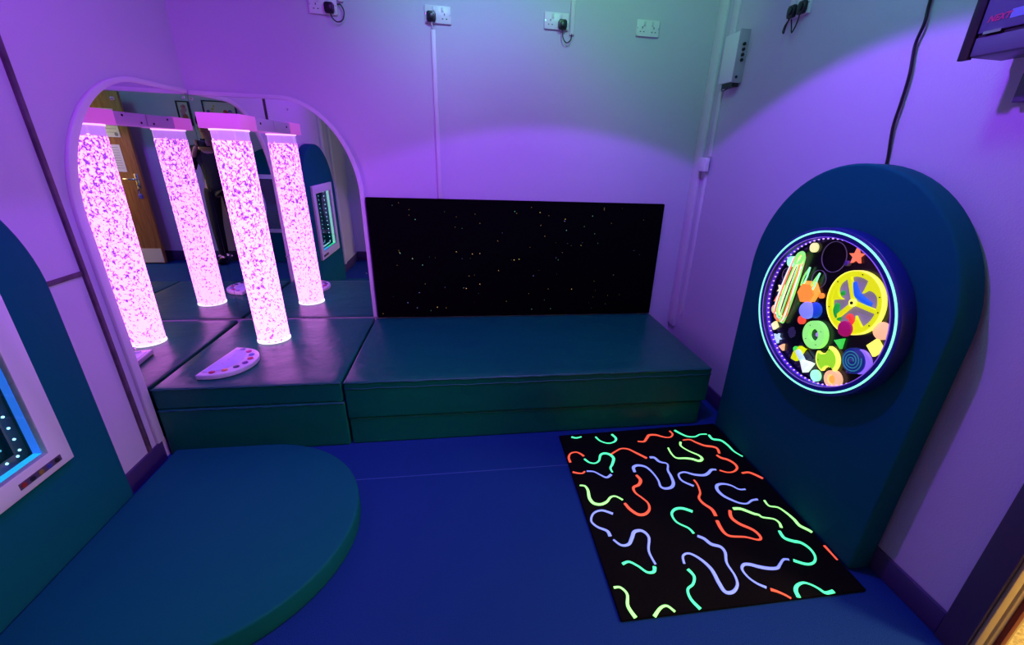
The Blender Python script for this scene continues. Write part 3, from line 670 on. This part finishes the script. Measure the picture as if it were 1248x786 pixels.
# ------------------------------------------------------------------ sockets, plugs, trunking on the back wall
def socket(label, x, z, cvw=None, plug=False, w=.146, h=.086):
    cv = cvw or (lambda a, b, d: (x+a, -d, z+b))
    t = thing('wall_socket', label, 'socket', cv(w/2, 0, 0), 'double sockets high on the walls')
    bm = nb(); prism(bm, [(0, 0), (w, 0), (w, h), (0, h)], cv, .0, .014); pl = obj('face_plate', bm, M_white, t, .003)
    for k in (0, 1):
        cx = .036+k*.074
        bm = nb(); q = [(cx-.006+(.012 if k == 0 else -.012), .054), (cx+.008+(.012 if k == 0 else -.012), .054), (cx+.008+(.012 if k == 0 else -.012), .078), (cx-.006+(.012 if k == 0 else -.012), .078)]
        prism(bm, q, cv, .014, .017); obj('rocker_switch', bm, mat('switch_white', (.62, .60, .66), .35), t, .001)
        bm = nb()
        for a, b, ww, hh in ((cx, .045, .0022, .005), (cx-.011, .024, .0036, .0022), (cx+.011, .024, .0036, .0022)):
            prism(bm, [(a-ww, b-hh), (a+ww, b-hh), (a+ww, b+hh), (a-ww, b+hh)], cv, .0141, .0146)
        obj('pin_holes', bm, M_dark, t)
    for a in (.006, .140):
        bm = nb(); prism(bm, circle(.0025, 10, a, .043), cv, .014, .0148); obj('screw', bm, M_chrome, t)
    return t
socket('double socket at the left, above the mirrors, with a looped black lead', .722, 2.170)
socket('double socket above the long white trunking drop', 1.341, 2.171)
socket('double socket beside the short white trunking, second from the right corner', 2.032, 2.190)
socket('empty double socket nearest the right corner of the back wall', 2.604, 2.193)
def plug(label, c, cable, cmat, cvw=None, r=.0032):
    cv = cvw or (lambda a, b, d: (a, -d, b))
    a, b = c
    t = thing('mains_plug', label, 'plug', cv(a, b, .014))
    bm = nb()
    pr = [(-.020, -.026), (.020, -.026), (.026, -.012), (.026, .016), (.018, .026), (-.018, .026), (-.026, .016), (-.026, -.012)]
    prism(bm, [(a+p, b+q) for p, q in pr], cv, .0148, .034); obj('plug_body', bm, M_black, t, .004, 3)
    bm = nb(); prism(bm, [(a+p*.55, b+q*.6) for p, q in pr], cv, .034, .042); obj('grip', bm, M_black, t, .003)
    bm = nb(); tube(bm, spline([cv(*p) for p in cable], 8), r, 8); obj('lead', bm, cmat, t)
plug('black plug with a looped lead in the left hand socket', (.830, 2.200), [(.832, 2.178, .025), (.845, 2.150, .03), (.868, 2.136, .03), (.895, 2.150, .025), (.905, 2.190, .02), (.890, 2.22, .015), (.872, 2.222, .010)], M_black)
plug('black plug with a white lead above the long trunking', (1.377, 2.200), [(1.378, 2.176, .025), (1.380, 2.158, .022), (1.383, 2.140, .012)], M_white)
plug('black plug with a looped lead beside the short trunking', (2.140, 2.215), [(2.141, 2.190, .025), (2.145, 2.150, .028), (2.168, 2.125, .028), (2.196, 2.145, .02), (2.200, 2.180, .012)], M_black)
def trunk(label, x0, x1, z0, z1, lab='cable_trunking'):
    t = tag(obj(lab, bx(x0, x1, -.016, -.0005, z0, z1), M_trim, None, .002), label, 'trunking'); return t
trunk('long white trunking dropping from the socket to the star panel', 1.371, 1.396, 1.207, 2.140)
trunk('short white trunking rising beside the third socket', 2.188, 2.215, 2.170, H-.002)
trunk('white trunking above the left hand socket', .880, .905, 2.235, H-.002)

# ------------------------------------------------------------------ right wall fittings
cvW = lambda y0, z0: (lambda a, b, d: (W-d, y0-a, z0+b))
socket('double socket at the top of the right wall holding two black plugs', 0, 0, cvw=cvW(-.70, 2.150))
cw = lambda a, b, d: (W-d, -a, b)
plug('left one of two black plugs on the right wall', (.742, 2.178), [(.742, 2.15, .03), (.735, 2.12, .035), (.722, 2.095, .03), (.712, 2.105, .03), (.714, 2.13, .025), (.728, 2.15, .02)], M_black, cw)
plug('right one of two black plugs on the right wall', (.812, 2.178), [(.812, 2.15, .03), (.815, 2.12, .035), (.800, 2.092, .035), (.782, 2.085, .03), (.772, 2.11, .03), (.774, 2.14, .04)], M_black, cw)
# light source box
lb = thing('control_box', 'white wall box with four black knobs on its side near the corner', 'control box', (W, -.297, 1.93))
bxp = obj('casing', bx(W-.058, W-.0125, -.372, -.222, 1.93, 2.18), mat('box_enamel', (.78, .80, .80), .4), lb, .003)
bm = nb(); box(bm, W-.060, W-.0005, -.380, -.372, 1.925, 2.187); obj('end_plate', bm, mat('lilac_grey_plate', (.42, .36, .44), .4), lb, .001)
for i in range(4):
    z = 2.115-.026*i; bm = nb(); tube(bm, [(W-.028, -.380, z), (W-.028, -.390, z)], .0085, 14); obj('knob', bm, M_black, lb, .001)
bm = nb(); tube(bm, [(W-.040, -.380, 1.953), (W-.040, -.384, 1.953)], .008, 14); obj('jack', bm, M_black, lb)
bm = nb(); box(bm, W-.052, W-.014, -.372, -.26, 1.905, 1.929); tube(bm, spline([(W-.03, -.30, 1.907), (W-.035, -.26, 1.895), (W-.03, -.225, 1.905), (W-.02, -.215, 1.925)], 6), .003, 6)
obj('cable_tail', bm, M_black, lb)
# switch
sw = thing('wall_switch', 'small white square switch below the control box in the corner', 'switch', (W, -.175, 1.43))
obj('pattress', bx(W-.052, W-.0205, -.222, -.132, 1.435, 1.520), M_white, sw, .003)
bm = nb(); box(bm, W-.056, W-.052, -.187, -.167, 1.465, 1.492); obj('rocker_switch', bm, M_white, sw, .001)
tag(obj('cable_trunking', bx(W-.012, W, -.20, -.165, 1.522, 1.90), M_trim, None, .002), 'narrow white trunking between control box and switch', 'trunking')
tag(obj('cable_trunking', bx(W-.012, W, -.19, -.160, .42, 1.430), M_trim, None, .002), 'narrow white trunking dropping below the small switch', 'trunking')
# black cable
bm = nb(); tube(bm, spline([(W-.014, -1.470, H-.01), (W-.014, -1.45, 2.55), (W-.014, -1.466, 2.25), (W-.014, -1.472, 2.036), (W-.016, -1.479, 1.97), (W-.014, -1.468, 1.907), (W-.014, -1.483, 1.816), (W-.014, -1.485, 1.725), (W-.014, -1.484, 1.643), (W-.008, -1.498, 1.540), (W-.007, -1.50, 1.50)], 8), .0055, 10)
tag(obj('power_cable', bm, M_black), 'black cable hanging down the right wall to the round-topped padded arch', 'cable')
# wall cabinet with screen front, upper right
M_cab = mat('slate_enamel', (.10, .09, .16), .45)
cb = thing('equipment_cabinet', 'dark grey equipment cabinet hung high at the right edge', 'cabinet', (3.05, -2.1, 1.8))
X0 = 3.0
obj('casing', bx(X0, W-.03, -2.60, -1.790, 1.805, 2.32), M_cab, cb, .003)
bm = nb(); box(bm, X0-.012, X0+.004, -1.795, -1.765, 1.800, 2.325); obj('edge_trim', bm, M_black, cb, .002)
bm = nb(); box(bm, X0-.008, X0, -2.60, -1.796, 1.862, 2.32); obj('door_panel', bm, mat('door_slate', (.085, .08, .17), .4), cb, .002)
bm = nb(); box(bm, X0-.003, X0, -2.60, -1.796, 1.852, 1.862); obj('shadow_gap', bm, M_dark, cb)
bm = nb(); box(bm, X0-.007, X0, -2.60, -1.796, 1.806, 1.852); obj('lower_rail', bm, M_cab, cb, .002)
bm = nb(); box(bm, X0-.013, X0-.007, -1.86, -1.815, 1.857, 1.864); obj('catch', bm, M_chrome, cb)
bm = nb(); box(bm, X0-.0088, X0-.008, -2.2, -1.868, 1.884, 1.905); obj('name_strip', bm, mat('blue_strip', (.16, .22, .50), .4), cb)
def text(s, size, parent, m, loc, name='lettering', sh=0.0):
    cu_ = bpy.data.curves.new(name, 'FONT'); cu_.body = s; cu_.size = size; cu_.extrude = .0004; cu_.shear = sh; cu_.offset = .0004
    tmp = bpy.data.objects.new('tmp', cu_); C.objects.link(tmp)
    dg = bpy.context.evaluated_depsgraph_get(); me = bpy.data.meshes.new_from_object(tmp.evaluated_get(dg))
    bpy.data.objects.remove(tmp)
    # text plane: reads along -y, up +z, faces -x
    for v in me.vertices:
        a, b, c = v.co; v.co = (loc[0]-c, loc[1]-a, loc[2]+b)
    me.materials.clear(); me.materials.append(m)
    o = bpy.data.objects.new(name, me); C.objects.link(o); o.parent = parent
    o.matrix_parent_inverse = Matrix.Translation(-parent.location); return o
text('NEXT', .021, cb, mat('red_letters', (.55, .03, .14), .4), (X0-.0088, -1.812, 1.886), sh=.35)
bm = nb(); prism(bm, [(-1.885, 1.985), (-2.05, 1.985), (-2.05, 2.06), (-1.90, 2.06)], conv_x, X0-.0095, X0-.008); obj('grey_badge', bm, mat('grey_badge', (.3, .3, .36), .4), cb)
sf = thing('wall_shelf_bracket', 'dark bracket plate below the equipment cabinet', 'bracket', (W, -1.9, 1.69))
obj('plate', bx(W-.03, W-.001, -2.15, -1.862, 1.690, 1.765), M_cab, sf, .002)
obj('upright', bx(W-.029, W-.001, -2.15, -1.90, 1.767, 1.80), M_cab, sf, .002)

# ------------------------------------------------------------------ pictures, cable on the wall opposite
def picture(label, x0, x1, z0, z1, seed):
    t = thing('framed_picture', label, 'picture', ((x0+x1)/2, YF, (z0+z1)/2))
    cv = lambda a, b, d: (a, YF+d, b)
    o_ = [(x0, z0), (x1, z0), (x1, z1), (x0, z1)]; e = .014; i_ = [(x0+e, z0+e), (x1-e, z0+e), (x1-e, z1-e), (x0+e, z1-e)]
    bm = nb(); prism(bm, o_, cv, 0, .02, hole=i_); obj('frame', bm, M_black, t, .001)
    bm = nb(); prism(bm, i_, cv, 0, .010); obj('mount', bm, mat('picture_mount', (.6, .55, .5), .6), t)
    rr = random.Random(seed); bm = nb(); e = .035
    pc = [(.5, .08, .05), (.06, .08, .35), (.65, .42, .08), (.5, .2, .3)]
    for k in range(26):
        a = rr.uniform(x0+e+.02, x1-e-.02); b = rr.uniform(z0+e+.02, z1-e-.02)
        prism(bm, circle(rr.uniform(.012, .03), 9, a, b), cv, .010, .011+.0002*k, mi=rr.randrange(4))
    obj('print', bm, [mat('pic_%d' % i, c, .6) for i, c in enumerate(pc)], t)
picture('narrow framed colourful picture on the wall opposite, nearer the door', 1.72, 1.86, 1.66, 1.93, 2)
picture('wide framed colourful picture on the wall opposite', 1.20, 1.575, 1.68, 1.95, 4)
bm = nb(); pts = [(1.60+.04*math.cos(a/16*2*PI)+.0*a, YF+.006, 1.60+.055*math.sin(a/16*2*PI)) for a in range(17)]
tube(bm, pts, .005, 8); tag(obj('cable_loop', bm, M_black), 'black cable loop hanging on the wall opposite', 'cable')

# ------------------------------------------------------------------ photographer reflected in the mirrors
pp = thing('person', 'person in dark jacket and trousers holding up a camera, seen reflected in the mirrors', 'person', (1.52, -3.24, 0))
def skin(name, verts, edges, radii, m, parent, root=0, sub=2):
    me = bpy.data.meshes.new(name); me.from_pydata(verts, edges, []); me.update()
    o = bpy.data.objects.new(name, me); C.objects.link(o); o.parent = parent; 
    o.matrix_parent_inverse = Matrix.Translation(-parent.location) if parent.location.length else Matrix.Identity(4)
    sk = o.modifiers.new('skin', 'SKIN'); sk.use_smooth_shade = True
    for i, r in enumerate(radii):
        d = me.skin_vertices[0].data[i]; d.radius = r if isinstance(r, tuple) else (r, r); d.use_root = (i == root)
    s = o.modifiers.new('sub', 'SUBSURF'); s.levels = sub; s.render_levels = sub
    me.materials.append(m); return o
px, py = 1.52, -3.26
M_skin = mat('skin', (.42, .24, .17), .55); M_jacket = mat('dark_jacket', (.008, .008, .014), .8, bump=.2, bscale=30); M_trou = mat('dark_trousers', (.006, .006, .012), .85)
V = [(px, py, .95), (px, py, 1.15), (px, py, 1.36), (px, py, 1.46), (px, py+.01, 1.54), (px, py+.02, 1.64), (px, py+.005, 1.72),
     (px+.10, py, .90), (px+.12, py+.01, .50), (px+.13, py-.01, .09), (px+.14, py+.11, .04),
     (px-.10, py, .90), (px-.12, py+.01, .50), (px-.13, py-.01, .09), (px-.14, py+.11, .04),
     (px+.18, py, 1.40), (px+.25, py+.02, 1.17), (px+.14, py+.10, 1.36), (px+.095, py+.115, 1.44),
     (px-.18, py, 1.40), (px-.25, py+.02, 1.17), (px-.14, py+.10, 1.36), (px-.095, py+.115, 1.44)]
Ed = [(0, 1), (1, 2), (2, 3), (3, 4), (4, 5), (5, 6), (0, 7), (7, 8), (8, 9), (9, 10), (0, 11), (11, 12), (12, 13), (13, 14), (2, 15), (15, 16), (16, 17), (17, 18), (2, 19), (19, 20), (20, 21), (21, 22)]
Rd = [(.13, .10), (.12, .09), (.14, .095), (.06, .055), (.05, .05), (.078, .092), (.066, .080), .075, .052, .034, .030, .075, .052, .034, .030, .048, .036, .028, .022, .048, .036, .028, .022]
skin('body', V, Ed, Rd, M_skin, pp)
JV = [(px, py, .88), V[1], V[2], (px, py, 1.47), V[15], V[16], (px+.15, py+.085, 1.345), V[19], V[20], (px-.15, py+.085, 1.345)]
skin('jacket', JV, [(0, 1), (1, 2), (2, 3), (2, 4), (4, 5), (5, 6), (2, 7), (7, 8), (8, 9)], [(.155, .12), (.14, .11), (.165, .115), (.075, .07), .066, .05, .04, .066, .05, .04], M_jacket, pp, 0)
skin('trousers', [(px, py, 1.02), V[7], V[8], (px+.13, py-.01, .07), V[11], V[12], (px-.13, py-.01, .07)], [(0, 1), (1, 2), (2, 3), (0, 4), (4, 5), (5, 6)], [(.135, .10), .095, .072, .055, .095, .072, .055], M_trou, pp, 0)
for s in (-1, 1):
    bm = nb(); sphere(bm, (px+s*.135, py+.055, .042), .05, (.95, 2.5, .8), 16, 10); obj('shoe', bm, M_black, pp)
    # hand: palm, four fingers, thumb closed on the camera
    hx = px+s*.082
    bm = nb(); sphere(bm, (hx, py+.122, 1.462), .030, (.45, .75, 1.25), 14, 10)
    for k in range(4):
        z = 1.448+.017*k; L = (.050, .058, .060, .052)[k]
        tube(bm, spline([(hx, py+.125, z), (hx-s*.004, py+.125+L*.45, z+.002), (hx-s*.018, py+.125+L*.75, z+.004), (hx-s*.034, py+.125+L*.80, z+.003)], 4), .0075, 8)
    tube(bm, spline([(hx, py+.105, 1.468), (hx-s*.016, py+.098, 1.478), (hx-s*.034, py+.100, 1.484)], 4), .009, 8)
    obj('hand', bm, M_skin, pp)
bm = nb(); sphere(bm, (px, py+.004, 1.712), .098, (.86, 1.0, .92), 20, 14)
bmesh.ops.delete(bm, geom=[v for v in bm.verts if v.co.y > py+.045 and v.co.z < 1.745], context='VERTS'); obj('hair', bm, mat('dark_hair', (.012, .008, .006), .8), pp)
for s in (-1, 1):
    bm = nb(); sphere(bm, (px+s*.030, py+.098, 1.655), .011, (1, .6, .7), 10, 8); obj('eye', bm, mat('eye_white', (.6, .6, .6), .3), pp)
    bm = nb(); sphere(bm, (px+s*.079, py+.012, 1.640), .018, (.4, .7, 1.3), 10, 8); obj('ear', bm, M_skin, pp)
bm = nb(); sphere(bm, (px, py+.112, 1.630), .013, (.8, 1, 1.5), 10, 8); obj('nose', bm, M_skin, pp)
bm = nb(); sphere(bm, (px, py+.104, 1.600), .020, (1.1, .3, .3), 10, 8); obj('mouth', bm, mat('lips', (.35, .10, .10), .5), pp)
pc = thing('camera', 'black photo camera held up in both hands by the person', 'camera', (px, py+.13, 1.45))
bm = nb(); box(bm, px-.066, px+.066, py+.118, py+.150, 1.432, 1.502); box(bm, px-.022, px+.022, py+.118, py+.150, 1.502, 1.522); obj('camera_body', bm, M_black, pc, .005)
bm = nb(); tube(bm, [(px+.005, py+.150, 1.466), (px+.005, py+.165, 1.466)], .031, 24); obj('lens', bm, M_black, pc, .002)

# object-level check that no helper data is left behind
for me in [m for m in bpy.data.meshes if m.users == 0]: bpy.data.meshes.remove(me)
